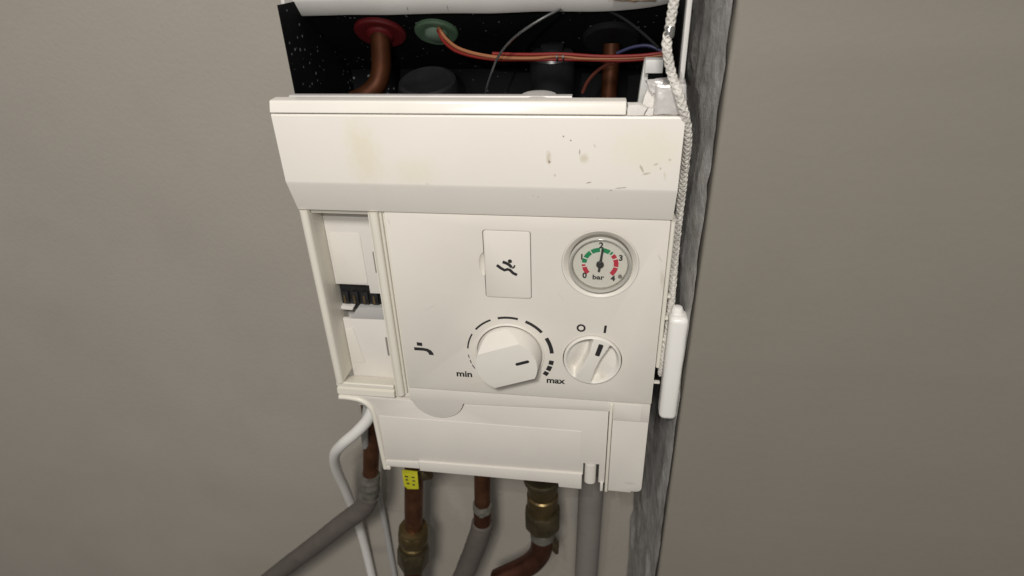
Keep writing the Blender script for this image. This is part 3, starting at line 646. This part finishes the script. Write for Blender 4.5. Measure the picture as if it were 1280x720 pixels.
obj('fitting_body', ft, 'brass_aged', p2)
obj('fitting_nut', hexnut(on2(178), 18.2, 5, 24, d2, n=8, b=2.2), 'brass_aged', p2)
obj('lower_nut', hexnut(on2(178), 18.8, 38, 66, d2, turn=.5), 'brass_dark', p2)
obj('lower_collar', lathe([(16.8, 34), (17.4, 36), (17.4, 42), (16, 60)], on2(178), d2, 32), 'brass_dark', p2)
obj('lower_run', tube([on2(240), on2(420)], 11, 20), 'copper_dark', p2)
obj('drain_stub', tube([(-118, 66, -262), (-108, 62, -266), (-102, 60, -262)], [5, 5.4, 4.4], 12), 'brass_dark', p2)
tg = thing('yellow_tag', 'yellow tag with black marks hung beside the copper pipe', 'tag', (-124, 52, -272))
obj('plate', prism([(-126.6, -246), (-110.6, -246.6), (-111.8, -271), (-123.6, -272.4), (-127.2, -268)], 48, 49.2, .2), 'tag_yellow', tg)
for (x, z, w, h) in ((-124.6, -253.2, 3.8, 2.2), (-117.6, -253.6, 3.6, 1.8), (-124.2, -257.6, 2.4, 2.6), (-117.2, -258.6, 3.2, 2.0), (-123.8, -263, 3.4, 2.2), (-117.8, -264, 2.6, 2.6)):
    obj('tag_mark', prism([(x, z), (x+w, z-.2), (x+w*0.9, z-h), (x+.3, z-h*0.8)], 47.85, 48.1), 'ink', tg, smooth=False)
p3 = thing('copper_pipe', 'slim copper pipe with soldered elbow, grey below, between brass fitting and valve', 'pipe', (-70, 70, -440), 'pipes below the boiler')
obj('upper_run', tube([(-47, 70, -178), (-49.4, 70, -270), (-52, 70, -318)], 8.6, 18), 'copper_dull', p3)
obj('solder_ring', tube(spline([(-51, 70, -308), (-51.8, 70, -316), (-52.2, 70, -322)], 4), [9.0, 9.7, 10.0, 9.6, 10.2, 9.6, 10, 9.6, 9.2], 18, wob=2.2), 'solder_paste', p3)
obj('elbow', tube(spline([(-52, 70, -320), (-52.6, 70, -332), (-54, 70, -343)], 5), 9.7, 18), 'copper_dark', p3)
obj('lower_run', tube(spline([(-53.2, 70, -338), (-55, 70, -350), (-61, 70, -372), (-72, 70, -408), (-86, 70, -450), (-102, 70, -500), (-116, 70, -541)], 6), [10.6]+[11.8]*36, 18, wob=.6), 'pipe_grey', p3)
p4 = thing('brass_valve', 'stout brass valve and nut above a copper elbow, right of the pipes', 'valve', (8, 70, -420))
AX = (0, 0, -1)
obj('flange', lathe([(12, 0), (18.6, 0.6), (19.4, 2), (19.4, 6.5), (18.4, 8)], (13.4, 70, -258), AX, 36), 'brass_dark', p4)
obj('valve_body', lathe([(15.6, 6), (15.6, 22), (14.6, 24), (14.6, 27), (16.2, 28.5), (16.2, 42), (14.6, 44), (14.6, 52)], (13.4, 70, -258), AX, 36), 'brass_aged', p4)
obj('valve_nut', hexnut((13.4, 70, -258), 19.8, 50, 76, AX, turn=.35, n=8, b=3.2), 'brass_dark', p4)
obj('lower_collar', tube([(13.4, 70, -333), (13.2, 70, -340), (13, 70, -352)], [14.4, 13.6, 13.0], 24, wob=.5), 'solder_paste', p4)
obj('elbow', tube(spline([(13, 70, -346), (12.6, 70, -362), (10, 70, -380), (1, 70, -398), (-14, 70, -414), (-40, 70, -436)], 8), 12.2, 22), 'copper_dark', p4)
obj('side_lug', prism([(24, -352), (31, -362), (31, -374), (28, -376), (22, -366)], 66, 74, .8), 'brass_dark', p4)
wp = tube([(63, 74, -178), (63.4, 74, -270), (62.4, 74, -400), (61, 74, -880)], 12.8, 24)
tag(obj('waste_pipe', wp, 'waste_grey', own=True), 'straight grey plastic waste pipe going down right of the brass valve', 'pipe')
